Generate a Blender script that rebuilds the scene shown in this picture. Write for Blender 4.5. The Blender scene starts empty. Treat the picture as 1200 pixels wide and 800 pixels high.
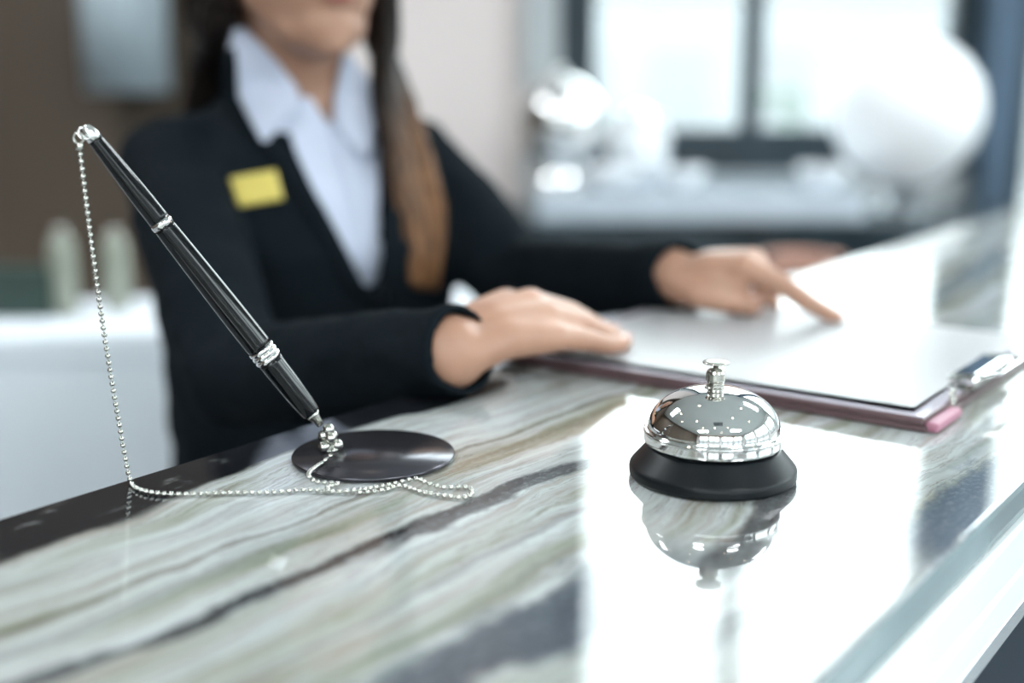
import bpy, bmesh, math, random
from mathutils import Vector, Matrix, noise
from mathutils.bvhtree import BVHTree
random.seed(7)
PI = math.pi
C = bpy.context.scene.collection
SC = bpy.context.scene

# ------------------------------------------------------------------ camera
F = 1415.0                      # focal length in pixels of the 1200 px wide frame
PITCH = math.atan(305 / F)
Z0 = 1.05                       # height of the counter top
CAMZ = Z0 + 0.2
cd = bpy.data.cameras.new('camera'); cam = bpy.data.objects.new('camera', cd); C.objects.link(cam)
cam.location = (0, 0, CAMZ); cam.rotation_euler = (PI / 2 - PITCH, 0, 0)
cd.sensor_width = 36; cd.lens = F / 1200 * 36; cd.clip_start = 0.02
cd.dof.use_dof = True; cd.dof.focus_distance = 0.628; cd.dof.aperture_fstop = 2.3
SC.camera = cam

# ------------------------------------------------------------------ world and exposure
SC.view_settings.view_transform = 'Standard'
SC.view_settings.look = 'None'
SC.view_settings.gamma = 1
SC.view_settings.use_curve_mapping = False
SC.view_settings.exposure = 0.12
W = bpy.data.worlds.new('sky'); SC.world = W; W.use_nodes = True
wn = W.node_tree; wn.nodes.clear()
def wnode(t, **k):
    n = wn.nodes.new(t)
    for a, b in k.items(): setattr(n, a, b)
    return n
wo = wnode('ShaderNodeOutputWorld'); wb = wnode('ShaderNodeBackground')
tc = wnode('ShaderNodeTexCoord'); sp = wnode('ShaderNodeSeparateXYZ'); wr = wnode('ShaderNodeValToRGB')
wn.links.new(tc.outputs['Generated'], sp.inputs[0]); wn.links.new(sp.outputs['Z'], wr.inputs[0])
wn.links.new(wr.outputs[0], wb.inputs[0]); wn.links.new(wb.outputs[0], wo.inputs[0])
e = wr.color_ramp.elements
e[0].position = 0.0; e[0].color = (.08, .088, .092, 1)
e[1].position = 0.21; e[1].color = (.88, .97, 1.0, 1)
x = e.new(0.09); x.color = (.10, .112, .118, 1)
SKY = 9.0
wb.inputs[1].default_value = SKY

# ------------------------------------------------------------------ helpers
def ray(u, v):
    x_ = (u - 600) / F; c = (400 - v) / F
    return Vector((x_, math.cos(PITCH) + c * math.sin(PITCH), -math.sin(PITCH) + c * math.cos(PITCH)))
def aty(u, v, y):               # the point seen at (u, v) in the vertical plane y
    d = ray(u, v); return Vector((0, 0, CAMZ)) + d * (y / d.y)
def gr(u, v, z=Z0):             # the point seen at (u, v) on the level z
    d = ray(u, v); return Vector((0, 0, CAMZ)) + d * ((z - CAMZ) / d.z)
AZ = math.atan2(0.80229, 0.59694)   # direction of the counter
cs, sn = math.cos(AZ), math.sin(AZ)
def ct(s, t, z=0):              # counter frame: s along the counter, t across it (0.512 behind, 0.141 front edge)
    return Vector((s * cs - t * sn, s * sn + t * cs, z))

def link(name, me, mat=None, parent=None, smooth=False):
    if isinstance(me, bmesh.types.BMesh):
        m = bpy.data.meshes.new(name); me.to_mesh(m); me.free(); me = m
    o = bpy.data.objects.new(name, me); C.objects.link(o)
    if mat and not me.materials: me.materials.append(mat)
    if parent: o.parent = parent
    if smooth:
        for p in me.polygons: p.use_smooth = True
    return o
def tag(o, label=None, cat=None, group=None, kind=None):
    if label: o['label'] = label
    if cat: o['category'] = cat
    if group: o['group'] = group
    if kind: o['kind'] = kind
    return o
def thing(name, label, cat, loc=(0, 0, 0), rz=0, group=None):
    o = bpy.data.objects.new(name, None); C.objects.link(o)
    o.location = loc; o.rotation_euler = (0, 0, rz); o.empty_display_size = .02
    return tag(o, label, cat, group)
def box(bm, x0, x1, y0, y1, z0, z1, bev=0, seg=2, M=None):
    r = bmesh.ops.create_cube(bm, size=1)
    vs = r['verts']
    bmesh.ops.scale(bm, vec=(x1 - x0, y1 - y0, z1 - z0), verts=vs)
    bmesh.ops.translate(bm, vec=((x0 + x1) / 2, (y0 + y1) / 2, (z0 + z1) / 2), verts=vs)
    if bev:
        es = list({e_ for v in vs for e_ in v.link_edges})
        rr = bmesh.ops.bevel(bm, geom=es, offset=bev, segments=seg, affect='EDGES', profile=.5)
        vs = list({v for f in rr['faces'] for v in f.verts} | {v for v in vs if v.is_valid})
    if M is not None: bmesh.ops.transform(bm, matrix=M, verts=vs)
    return vs
def lathe(bm, prof, seg=64, M=None, cap=True):
    rings = []
    for r, z in prof:
        if r < 1e-6: rings.append([bm.verts.new((0, 0, z))])
        else: rings.append([bm.verts.new((r * math.cos(2 * PI * i / seg), r * math.sin(2 * PI * i / seg), z)) for i in range(seg)])
    for a, b in zip(rings, rings[1:]):
        for i in range(seg):
            j = (i + 1) % seg
            f = [a[i % len(a)], a[j % len(a)], b[j % len(b)], b[i % len(b)]]
            g = []
            for v in f:
                if v not in g: g.append(v)
            if len(g) > 2:
                try: bm.faces.new(g)
                except ValueError: pass
    if cap:
        if len(rings[0]) > 1: bm.faces.new(list(reversed(rings[0])))
        if len(rings[-1]) > 1: bm.faces.new(rings[-1])
    vs = [v for r in rings for v in r]
    if M is not None: bmesh.ops.transform(bm, matrix=M, verts=vs)
    bmesh.ops.recalc_face_normals(bm, faces=bm.faces[:])
    return vs
_ball = {}
def ball(bm, c, r, u=14, v=9):
    if (u, v) not in _ball:
        t_ = bmesh.new(); bmesh.ops.create_uvsphere(t_, u_segments=u, v_segments=v, radius=1); t_.verts.index_update()
        _ball[(u, v)] = ([w.co.copy() for w in t_.verts], [[w.index for w in f.verts] for f in t_.faces]); t_.free()
    co, fs = _ball[(u, v)]; c = Vector(c); vs = [bm.verts.new(c + w * r) for w in co]
    for f in fs: bm.faces.new([vs[i] for i in f])
def align(p, q):                # matrix taking +Z onto q - p, origin at p
    d = (Vector(q) - Vector(p)).normalized()
    return Matrix.Translation(p) @ d.to_track_quat('Z', 'Y').to_matrix().to_4x4()
def tube(bm, pts, rad, seg=16, flat=1.0):
    pts = [Vector(p) for p in pts]; n = len(pts)
    if not hasattr(rad, '__len__'): rad = [rad] * n
    up = None; rings = []
    for i in range(n):
        d = (pts[min(i + 1, n - 1)] - pts[max(i - 1, 0)]).normalized()
        if up is None: up = d.orthogonal().normalized()
        up = (up - d * up.dot(d)).normalized(); s = d.cross(up)
        rings.append([bm.verts.new(pts[i] + (up * math.cos(2 * PI * k / seg) + s * math.sin(2 * PI * k / seg) * flat) * rad[i]) for k in range(seg)])
    for a, b in zip(rings, rings[1:]):
        for k in range(seg): bm.faces.new((a[k], a[(k + 1) % seg], b[(k + 1) % seg], b[k]))
    bm.faces.new(list(reversed(rings[0]))); bm.faces.new(rings[-1])
def catmull(pts, n=8):
    P = [Vector(p) for p in pts]; P = [P[0] * 2 - P[1]] + P + [P[-1] * 2 - P[-2]]; out = []
    for i in range(1, len(P) - 2):
        for k in range(n):
            t = k / n
            out.append(.5 * ((2 * P[i]) + (-P[i - 1] + P[i + 1]) * t + (2 * P[i - 1] - 5 * P[i] + 4 * P[i + 1] - P[i + 2]) * t * t + (-P[i - 1] + 3 * P[i] - 3 * P[i + 1] + P[i + 2]) * t ** 3))
    out.append(P[-2]); return out
def even(pts, step):
    out = [pts[0]]; acc = 0
    for a, b in zip(pts, pts[1:]):
        L = (b - a).length
        while acc + L >= step:
            k = (step - acc) / L; a = a + (b - a) * k; out.append(a.copy()); L = (b - a).length; acc = 0
        acc += L
    return out

# ------------------------------------------------------------------ materials
class NT:
    def __init__(s, name):
        s.m = bpy.data.materials.new(name); s.m.use_nodes = True; s.t = s.m.node_tree
        s.b = s.t.nodes['Principled BSDF']; s.out = s.t.nodes['Material Output']
    def n(s, ty, **k):
        n = s.t.nodes.new(ty)
        for a, b in k.items(): setattr(n, a, b)
        return n
    def l(s, a, b): s.t.links.new(a, b)
    def math(s, op, a, b=None, c=None):
        n = s.n('ShaderNodeMath', operation=op)
        for i, q in enumerate((a, b, c)):
            if q is None: continue
            if isinstance(q, (int, float)): n.inputs[i].default_value = q
            else: s.l(q, n.inputs[i])
        return n.outputs[0]
    def coord(s, scale=(1, 1, 1), rot=(0, 0, 0)):
        c = s.n('ShaderNodeTexCoord'); m = s.n('ShaderNodeMapping')
        m.inputs['Scale'].default_value = scale; m.inputs['Rotation'].default_value = rot
        s.l(c.outputs['Object'], m.inputs[0]); return m.outputs[0]
    def noise(s, vec, sc, det=3, rough=.5):
        n = s.n('ShaderNodeTexNoise'); n.inputs['Scale'].default_value = sc
        n.inputs['Detail'].default_value = det; n.inputs['Roughness'].default_value = rough
        s.l(vec, n.inputs['Vector']); return n.outputs['Fac']
    def ramp(s, fac, stops):
        r = s.n('ShaderNodeValToRGB'); e = r.color_ramp.elements
        while len(e) > 1: e.remove(e[0])
        for i, (p, c) in enumerate(stops):
            q = e[0] if i == 0 else e.new(p)
            q.position = p; q.color = (*c, 1) if len(c) == 3 else c
        s.l(fac, r.inputs[0]); return r.outputs[0]
    def mix(s, fac, a, b):
        n = s.n('ShaderNodeMix', data_type='RGBA')
        for k, q in ((0, fac), (6, a), (7, b)):
            if isinstance(q, (int, float)): n.inputs[k].default_value = q
            elif isinstance(q, tuple): n.inputs[k].default_value = (*q, 1)
            else: s.l(q, n.inputs[k])
        return n.outputs[2]
def pm(name, col, rough=.5, metal=0, var=.08, sc=6, bump=0, bsc=60, coat=0, spec=.5, stretch=(1, 1, 1), **kw):
    t = NT(name); b = t.b
    v = t.coord(stretch); f = t.noise(v, sc, 4)
    lo = tuple(max(0, c * (1 - var)) for c in col); hi = tuple(min(1, c * (1 + var)) for c in col)
    t.l(t.ramp(f, [(.3, lo), (.7, hi)]), b.inputs['Base Color'])
    b.inputs['Roughness'].default_value = rough; b.inputs['Metallic'].default_value = metal
    b.inputs['Coat Weight'].default_value = coat; b.inputs['Specular IOR Level'].default_value = spec
    if bump:
        bn = t.n('ShaderNodeBump'); bn.inputs['Strength'].default_value = bump; bn.inputs['Distance'].default_value = .001
        t.l(t.noise(v, bsc, 4), bn.inputs['Height']); t.l(bn.outputs[0], b.inputs['Normal'])
    for k, q in kw.items(): b.inputs[k.replace('_', ' ')].default_value = q
    return t.m

def glass_pane(name):
    t = NT(name); t.t.nodes.remove(t.b)
    tr = t.n('ShaderNodeBsdfTransparent'); tr.inputs[0].default_value = (.97, .99, .985, 1)
    gl = t.n('ShaderNodeBsdfGlossy'); gl.inputs['Roughness'].default_value = .01
    fr = t.n('ShaderNodeFresnel'); fr.inputs[0].default_value = 1.3
    mx = t.n('ShaderNodeMixShader'); t.l(fr.outputs[0], mx.inputs[0]); t.l(tr.outputs[0], mx.inputs[1]); t.l(gl.outputs[0], mx.inputs[2])
    t.l(mx.outputs[0], t.out.inputs[0]); return t.m

def marble():
    t = NT('streaked_marble'); b = t.b
    co = t.n('ShaderNodeTexCoord'); sp = t.n('ShaderNodeSeparateXYZ'); t.l(co.outputs['Object'], sp.inputs[0])
    s, w = sp.outputs[0], sp.outputs[1]
    def vec(ks, kw, off=0.0):
        c = t.n('ShaderNodeCombineXYZ')
        t.l(t.math('MULTIPLY_ADD', s, ks, off), c.inputs[0]); t.l(t.math('MULTIPLY', w, kw), c.inputs[1]); return c.outputs[0]
    n1 = t.noise(vec(5, 7), 1, 2)          # broad wander of the beds
    n2 = t.noise(vec(22, 30, 4.), 1, 4, .6)  # small raggedness
    w1 = t.math('ADD', w, t.math('MULTIPLY', t.math('SUBTRACT', n1, .5), .055))
    w1 = t.math('ADD', w1, t.math('MULTIPLY', t.math('SUBTRACT', n2, .5), .012))
    # streaks: noise stretched along the counter, laid in the wandering coordinate
    def svec(ks, kw, off):
        c = t.n('ShaderNodeCombineXYZ')
        t.l(t.math('MULTIPLY_ADD', s, ks, off), c.inputs[0]); t.l(t.math('MULTIPLY', w1, kw), c.inputs[1]); return c.outputs[0]
    a1 = t.noise(svec(2.4, 34, 1.3), 1, 5, .6); a2 = t.noise(svec(5, 105, 9.1), 1, 6, .65); a3 = t.noise(svec(3, 45, 17.7), 1, 3, .5)
    base = t.ramp(a1, [(.32, (.15, .165, .12)), (.41, (.27, .285, .235)), (.49, (.43, .455, .44)), (.62, (.54, .575, .59)), (.74, (.30, .315, .26))])
    base = t.mix(t.math('MULTIPLY', t.ramp(a2, [(.50, (0, 0, 0)), (.64, (1, 1, 1))]), .55), base, (.20, .145, .105))
    base = t.mix(t.math('MULTIPLY', t.ramp(a3, [(.56, (0, 0, 0)), (.68, (1, 1, 1))]), .5), base, (.15, .175, .15))
    thin = t.ramp(t.math('ABSOLUTE', t.math('SUBTRACT', a2, .5)), [(0, (1, 1, 1)), (.016, (0, 0, 0))])
    base = t.mix(t.math('MULTIPLY', thin, .6), base, (.13, .09, .075))
    # dark veins: (w position, half width, strength, s from, s to)
    rag = t.noise(vec(28, 60, 2.), 1, 5, .65); gate = t.noise(vec(9, 3, 7.), 1, 2)
    def vein(w0, hw, stren, col, s0=-9, s1=9, slope=0, sc=0):
        nonlocal base
        ww = t.math('SUBTRACT', w1, w0)
        if slope: ww = t.math('SUBTRACT', ww, t.math('MULTIPLY', t.math('SUBTRACT', s, sc), slope))
        d = t.math('ABSOLUTE', ww)
        width = t.math('MULTIPLY', t.math('ADD', t.math('MULTIPLY', rag, 1.6), -.25), hw)
        k = t.n('ShaderNodeMapRange', interpolation_type='SMOOTHSTEP')
        t.l(t.math('DIVIDE', d, t.math('MAXIMUM', width, .0004)), k.inputs[0])
        k.inputs[1].default_value = .55; k.inputs[2].default_value = 1.6; k.inputs[3].default_value = 1; k.inputs[4].default_value = 0
        f = t.math('MULTIPLY', k.outputs[0], stren)
        for lim, sg in ((s0, 1), (s1, -1)):
            if abs(lim) < 8:
                g = t.n('ShaderNodeMapRange', interpolation_type='SMOOTHSTEP'); t.l(s, g.inputs[0])
                g.inputs[1].default_value = lim - .03; g.inputs[2].default_value = lim + .03
                g.inputs[3].default_value = 0 if sg > 0 else 1; g.inputs[4].default_value = 1 if sg > 0 else 0
                f = t.math('MULTIPLY', f, g.outputs[0])
        base = t.mix(f, base, col)
    vein(.352, .0065, .92, (.018, .018, .022), s1=.50, slope=-.06, sc=.3)
    vein(.340, .011, .85, (.03, .026, .03), s0=.36, s1=.60, slope=-.06, sc=.4)
    vein(.245, .028, .9, (.03, .04, .06), s0=.26, s1=.44)
    vein(.225, .014, .85, (.03, .03, .035), s0=.42, s1=.62)
    vein(.155, .026, .85, (.06, .085, .12), s0=.49, s1=.75)
    vein(.185, .013, .6, (.05, .05, .06), s0=.3, s1=.5)
    vein(.40, .004, .6, (.11, .09, .07)); vein(.30, .0035, .5, (.11, .09, .08))
    vein(.345, .022, .7, (.10, .13, .15), s0=.9, s1=1.5, slope=.08, sc=1)
    vein(.24, .03, .7, (.08, .11, .13), s0=1.1, s1=2.4)
    spk = t.ramp(t.noise(vec(240, 300, 3.), 1, 4, .7), [(.50, (0, 0, 0)), (.66, (1, 1, 1))])
    base = t.mix(t.math('MULTIPLY', spk, .22), base, (.42, .46, .48))
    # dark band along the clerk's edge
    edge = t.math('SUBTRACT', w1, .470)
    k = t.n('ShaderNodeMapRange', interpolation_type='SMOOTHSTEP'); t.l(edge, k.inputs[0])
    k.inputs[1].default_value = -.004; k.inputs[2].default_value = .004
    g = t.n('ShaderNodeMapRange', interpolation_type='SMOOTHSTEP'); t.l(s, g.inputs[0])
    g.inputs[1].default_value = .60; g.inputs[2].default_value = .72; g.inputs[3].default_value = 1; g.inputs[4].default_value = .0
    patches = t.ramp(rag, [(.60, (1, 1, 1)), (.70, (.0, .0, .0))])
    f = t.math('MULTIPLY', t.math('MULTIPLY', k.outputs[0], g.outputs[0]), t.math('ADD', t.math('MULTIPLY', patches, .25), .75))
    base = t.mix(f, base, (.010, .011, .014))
    t.l(base, b.inputs['Base Color'])
    b.inputs['Roughness'].default_value = .045; b.inputs['IOR'].default_value = 1.55
    bn = t.n('ShaderNodeBump'); bn.inputs['Strength'].default_value = .05; bn.inputs['Distance'].default_value = .0005
    t.l(t.noise(vec(60, 60), 1, 3), bn.inputs['Height']); t.l(bn.outputs[0], b.inputs['Normal'])
    return t.m

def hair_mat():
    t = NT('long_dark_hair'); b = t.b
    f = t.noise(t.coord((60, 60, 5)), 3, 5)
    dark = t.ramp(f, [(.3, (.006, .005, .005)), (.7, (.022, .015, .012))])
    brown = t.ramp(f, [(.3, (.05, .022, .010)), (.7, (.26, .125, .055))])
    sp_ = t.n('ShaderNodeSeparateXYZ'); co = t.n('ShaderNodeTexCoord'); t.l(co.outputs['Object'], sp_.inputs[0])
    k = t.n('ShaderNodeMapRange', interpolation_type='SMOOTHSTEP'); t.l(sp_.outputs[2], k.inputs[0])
    k.inputs[1].default_value = Z0 + .24; k.inputs[2].default_value = Z0 + .13   # browner lengths below a dark crown
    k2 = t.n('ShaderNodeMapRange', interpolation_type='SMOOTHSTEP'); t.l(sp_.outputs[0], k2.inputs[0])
    k2.inputs[1].default_value = -.135; k2.inputs[2].default_value = -.080   # the outer locks turn lighter brown
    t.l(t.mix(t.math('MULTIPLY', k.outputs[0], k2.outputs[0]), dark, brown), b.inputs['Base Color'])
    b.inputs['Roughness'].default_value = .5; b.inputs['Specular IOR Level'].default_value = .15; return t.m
def skin_mat():
    t = NT('skin'); b = t.b
    f = t.noise(t.coord(), 18, 4)
    t.l(t.ramp(f, [(.3, (.40, .215, .145)), (.7, (.48, .27, .185))]), b.inputs['Base Color'])
    b.inputs['Roughness'].default_value = .45; b.inputs['Subsurface Weight'].default_value = .12
    b.inputs['Subsurface Radius'].default_value = (.012, .005, .003); b.inputs['Subsurface Scale'].default_value = .6
    return t.m
def emis(name, col, st):
    m = pm(name, col, .4, var=.02); b = m.node_tree.nodes['Principled BSDF']
    b.inputs['Emission Color'].default_value = (*col, 1); b.inputs['Emission Strength'].default_value = st; return m

M = dict(
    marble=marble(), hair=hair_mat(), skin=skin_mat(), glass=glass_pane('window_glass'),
    chrome=pm('polished_chrome', (.86, .86, .85), .025, 1, .01),
    nickel=pm('brushed_nickel', (.52, .51, .47), .22, 1, .04, 30),
    beadsteel=pm('nickel_beads', (.56, .56, .52), .2, 1, .03),
    blackmetal=pm('satin_black_enamel', (.005, .007, .009), .36, 0, .1, 20, spec=.28),
    lacquer=pm('gloss_black_lacquer', (.003, .004, .005), .09, 0, .1, spec=.4),
    disc=pm('dark_anodised_steel', (.075, .072, .085), .22, .75, .2, 9, stretch=(1, 6, 1)),
    clearplastic=pm('clear_plastic', (.9, .92, .92), .05, 0, .02, Transmission_Weight=.85),
    whitestone=pm('white_polished_stone', (.80, .84, .83), .12, 0, .04, 3, coat=.5),
    greyedge=pm('grey_green_edge_stone', (.13, .19, .21), .06, 0, .25, 9, coat=.3),
    steel=pm('satin_steel', (.45, .48, .5), .25, 1, .08),
    darkpanel=pm('dark_panel', (.010, .018, .028), .6, 0, .2, 3, spec=.1),
    navy=pm('black_suit_wool', (.0075, .0110, .0145), .85, 0, .25, 300, bump=.3, bsc=700, spec=.04),
    shirt=pm('white_lavender_cotton', (.57, .61, .74), .75, 0, .03, 30, bump=.2, bsc=500),
    gold=pm('yellow_gold_badge', (.62, .50, .12), .5, .15, .08, 20),
    goldtext=pm('badge_engraving', (.72, .58, .22), .5, .2, .08),
    lips=pm('lips', (.45, .085, .10), .35, 0, .1, 30),
    eye=pm('eye_white', (.8, .8, .78), .1, 0, .03), iris=pm('dark_iris', (.03, .015, .01), .1, 0, .1),
    nail=pm('finger_nail', (.80, .52, .45), .25, 0, .03, coat=.4),
    paper=pm('white_paper', (.88, .88, .90), .3, 0, .015, 8),
    maroon=pm('maroon_leatherette', (.115, .068, .074), .38, 0, .15, 40, bump=.4, bsc=400),
    pink=pm('pink_lining', (.40, .17, .235), .5, 0, .08, 30),
    boardtop=pm('glossy_lilac_board', (.60, .56, .64), .12, 0, .05, 20, coat=.5),
    brown=pm('brown_wall_panel', (.070, .050, .034), .6, 0, .12, 2, stretch=(1, 1, .2)),
    pinkwall=pm('pale_pink_plaster', (.74, .665, .64), .8, 0, .03, 1.2),
    greywall=pm('grey_plaster', (.42, .45, .46), .8, 0, .04, 2),
    whitewall=pm('warm_white_paint', (.82, .82, .80), .8, 0, .03, 1),
    ceil=pm('ceiling_paint', (.78, .82, .80), .9, 0, .02, 1),
    floor=pm('grey_polished_floor', (.30, .31, .32), .2, 0, .2, 1.5, coat=.2),
    frame=pm('dark_window_frame', (.018, .032, .042), .45, 0, .15, 4),
    bluedark=pm('slate_blue_frame', (.06, .10, .15), .5, 0, .1, 4),
    darkstone=pm('dark_grey_marble', (.030, .044, .052), .2, 0, .7, 4, stretch=(1, 1, 2)),
    ledgewhite=pm('pale_blue_white_stone', (.50, .56, .62), .15, 0, .1, 5, coat=.3),
    white=pm('white_gloss', (.80, .83, .86), .2, 0, .02, coat=.3),
    deskwhite=pm('white_desk_laminate', (.84, .89, .95), .45, 0, .03, 2),
    bottle=pm('frosted_pale_glass', (.36, .38, .31), .3, 0, .06, 10, Transmission_Weight=.2),
    green=pm('dark_green_box', (.02, .045, .035), .5, 0, .3, 8),
    shade=pm('grey_blue_shade', (.36, .43, .47), .7, 0, .06, 8),
    wood=pm('orange_brown_wood', (.30, .12, .045), .35, 0, .25, 4, stretch=(1, 8, 8)),
    terracotta=pm('terracotta', (.42, .22, .16), .6, 0, .15, 12),
    leaf=pm('green_leaf', (.06, .12, .075), .5, 0, .3, 20),
    dimglass=pm('dim_window_glass', (.21, .22, .228), .5, 0, .03),
    terrace=pm('terrace_paving', (.105, .11, .115), .8, 0, .1, 2),
    facade=pm('pale_facade', (.25, .265, .275), .8, 0, .06, .4),
    globe=emis('lit_opal_glass', (.84, .87, .89), .16),
    led=emis('warm_downlight', (1, .80, .58), 30),
    lamp=emis('added_cool_light', (.92, .97, 1.0), 36),  # glow of the added overhead panels
)

# ------------------------------------------------------------------ room
RX0, RX1, RY0, RY1, RH = -3.6, 4.4, -4.2, 4.0, 3.45
def struct(name, bm, mat, smooth=False):
    o = link(name, bm, mat, None, smooth); o['kind'] = 'structure'; return o
def sbox(name, mat, *a, **k):
    bm = bmesh.new(); box(bm, *a, **k); return struct(name, bm, mat)
sbox('floor', M['floor'], RX0 - .2, RX1 + .2, RY0 - .2, RY1 + .2, -.1, 0)
sbox('ceiling', M['ceil'], RX0 - .2, RX1 + .2, RY0 - .2, RY1 + .2, RH, RH + .1)
def wall_holes(name, mat, axis, p0, p1, a0, a1, holes):
    """wall slab between p0..p1 across `axis`, a0..a1 along it, with rectangular openings (u0,u1,z0,z1)"""
    bm = bmesh.new(); us = sorted({a0, a1} | {h[0] for h in holes} | {h[1] for h in holes})
    for u0, u1 in zip(us, us[1:]):
        hs = sorted([h for h in holes if h[0] <= u0 + 1e-6 and h[1] >= u1 - 1e-6], key=lambda h: h[2]); z = 0
        for h in hs + [(0, 0, RH, RH)]:
            if h[2] > z + 1e-4:
                if axis == 'y': box(bm, u0, u1, p0, p1, z, h[2])
                else: box(bm, p0, p1, u0, u1, z, h[2])
            z = h[3]
    return struct(name, bm, mat)
def X4(u, v=190, y=RY1): return aty(u, v, y).x
WIN = (X4(655), X4(1150), .955, 3.22)
WIN2 = (X4(1184), 4.1, .25, 3.22)
wall_holes('wall_back', M['greywall'], 'y', RY1, RY1 + .15, RX0 - .2, RX1 + .2, [WIN, WIN2])
RW = [(-3.7, -1.5, .3, 3.0), (-1.1, 1.2, .3, 3.0), (1.6, 3.5, .9, 3.0)]
wall_holes('wall_right', M['whitewall'], 'x', RX1, RX1 + .15, RY0, RY1, RW)
sbox('wall_left', M['brown'], RX0 - .15, RX0, RY0, RY1, 0, RH)
FW = [(-3.1, -1.6, .9, 2.75), (-1.4, .1, .9, 2.75), (.5, 2.2, .2, 2.75), (2.4, 4.1, .2, 2.75)]
wall_holes('wall_front', M['whitewall'], 'y', RY0 - .15, RY0, RX0 - .2, RX1 + .2, FW)
# wall claddings seen behind the clerk
sbox('trim_1', M['brown'], RX0, X4(330), RY1 - .10, RY1, 0, RH)
bm = bmesh.new(); box(bm, X4(330), X4(612), RY1 - .06, RY1, 0, RH, .01); struct('trim_2', bm, M['pinkwall'])
sbox('trim_3', M['greywall'], X4(612) + .002, X4(650), RY1 - .1, RY1 + .0, 0, RH)
sbox('trim_4', M['bluedark'], X4(1137), X4(1172), RY1 - .10, RY1 + .02, 0, RH)
sbox('trim_5', M['wood'], RX0, RX1, RY0 - .02, RY0 + .10, 2.78, 3.05)
sbox('baseboard_back', M['frame'], RX0, X4(650), RY1 - .12, RY1 - .1, 0, .1)

def window(idx, axis, p, hole, cols, rows=(), mat='frame', fw=.06):
    u0, u1, z0, z1 = hole
    def bx(bm, a, b, c, d, dp=.04):
        if axis == 'y': box(bm, a, b, p - dp, p + dp, c, d, .004, 1)
        else: box(bm, p - dp, p + dp, a, b, c, d, .004, 1)
    bm = bmesh.new()
    bx(bm, u0, u0 + fw, z0, z1); bx(bm, u1 - fw, u1, z0, z1); bx(bm, u0, u1, z0, z0 + fw * 1.25); bx(bm, u0, u1, z1 - fw, z1)
    root = struct('window_%d' % idx, bm, M[mat])
    bm = bmesh.new()
    for c in cols: bx(bm, c - .032, c + .032, z0 + fw, z1 - fw, .03)
    for r in rows: bx(bm, u0 + fw, u1 - fw, r - .02, r + .02, .03)
    if cols or rows: link('mullion', bm, M[mat], root)
    bm = bmesh.new()
    if axis == 'y': box(bm, u0 + fw, u1 - fw, p - .004, p + .004, z0 + fw, z1 - fw)
    else: box(bm, p - .004, p + .004, u0 + fw, u1 - fw, z0 + fw, z1 - fw)
    link('window_pane', bm, M['glass'], root)
    return root
w1_ = window(1, 'y', RY1 + .06, WIN, [X4(880)], fw=.115)
window(2, 'y', RY1 + .06, WIN2, [3.3])
for i, h in enumerate(RW): window(3 + i, 'x', RX1 + .08, h, [(h[0] + h[1]) / 2], (2.4,))
for i, h in enumerate(FW): window(6 + i, 'y', RY0 - .08, h, [(h[0] + h[1]) / 2], (2.3,))
def portal(name, loc, rot, sx, sy):
    l = bpy.data.lights.new(name, 'AREA'); l.shape = 'RECTANGLE'; l.size = sx; l.size_y = sy; l.energy = 1
    l.cycles.is_portal = True
    o = bpy.data.objects.new(name, l); C.objects.link(o); o.location = loc; o.rotation_euler = rot
def mid(h): return ((h[0] + h[1]) / 2, (h[2] + h[3]) / 2, h[1] - h[0], h[3] - h[2])
for h in (WIN, WIN2):
    a, z, su, sz = mid(h); portal('window_light_portal', (a, RY1 + .2, z), (-PI / 2, 0, 0), su, sz)
for h in RW:
    a, z, su, sz = mid(h); portal('window_light_portal', (RX1 + .2, a, z), (0, PI / 2, 0), sz, su)
for h in FW:
    a, z, su, sz = mid(h); portal('window_light_portal', (a, RY0 - .2, z), (PI / 2, 0, 0), su, sz)

# ceiling downlights and vent (mirrored in the bell)
DL = [(-1.2, -1.4), (-.2, -1.5), (.9, -1.4), (-1.1, -.1), (1.0, .2), (-1.6, 1.4), (-.3, 1.7), (1.4, 1.6), (2.4, .2), (-2.4, .4), (.4, -2.8), (-1.4, -2.9)]
proto = None
for i, (x_, y_) in enumerate(DL):
    if proto is None:
        r = thing('ceiling_downlight', 'small round warm recessed downlight in the ceiling', 'ceiling light', (x_, y_, RH), 0, 'ceiling downlights')
        bm = bmesh.new(); lathe(bm, [(.042, -.001), (.06, -.001), (.062, -.008), (.045, -.010), (.042, -.004)], 32, cap=False); link('trim_ring', bm, M['white'], r, True)
        bm = bmesh.new(); lathe(bm, [(0, -.003), (.041, -.003), (.041, -.001), (0, -.001)], 32); link('bulb', bm, M['led'], r)
        proto = r
    else:
        c = proto.copy(); C.objects.link(c); c.location = (x_, y_, RH)
        for ch in list(proto.children):
            d = ch.copy(); C.objects.link(d); d.parent = c
v = thing('ceiling_vent', 'square grey air vent grille set in the ceiling', 'vent', (.15, -.75, RH))
bm = bmesh.new()
for k in range(4):
    s_ = .3 - k * .065
    for a, b, c_, d in ((-s_, s_, -s_, -s_ + .03), (-s_, s_, s_ - .03, s_), (-s_, -s_ + .03, -s_ + .03, s_ - .03), (s_ - .03, s_, -s_ + .03, s_ - .03)):
        box(bm, a, b, c_, d, -.018 + k * .003, -.002)
link('grille', bm, M['greywall'], v)
bm = bmesh.new(); box(bm, -.27, .27, -.27, .27, -.002, 0); link('backing', bm, M['frame'], v)
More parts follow.
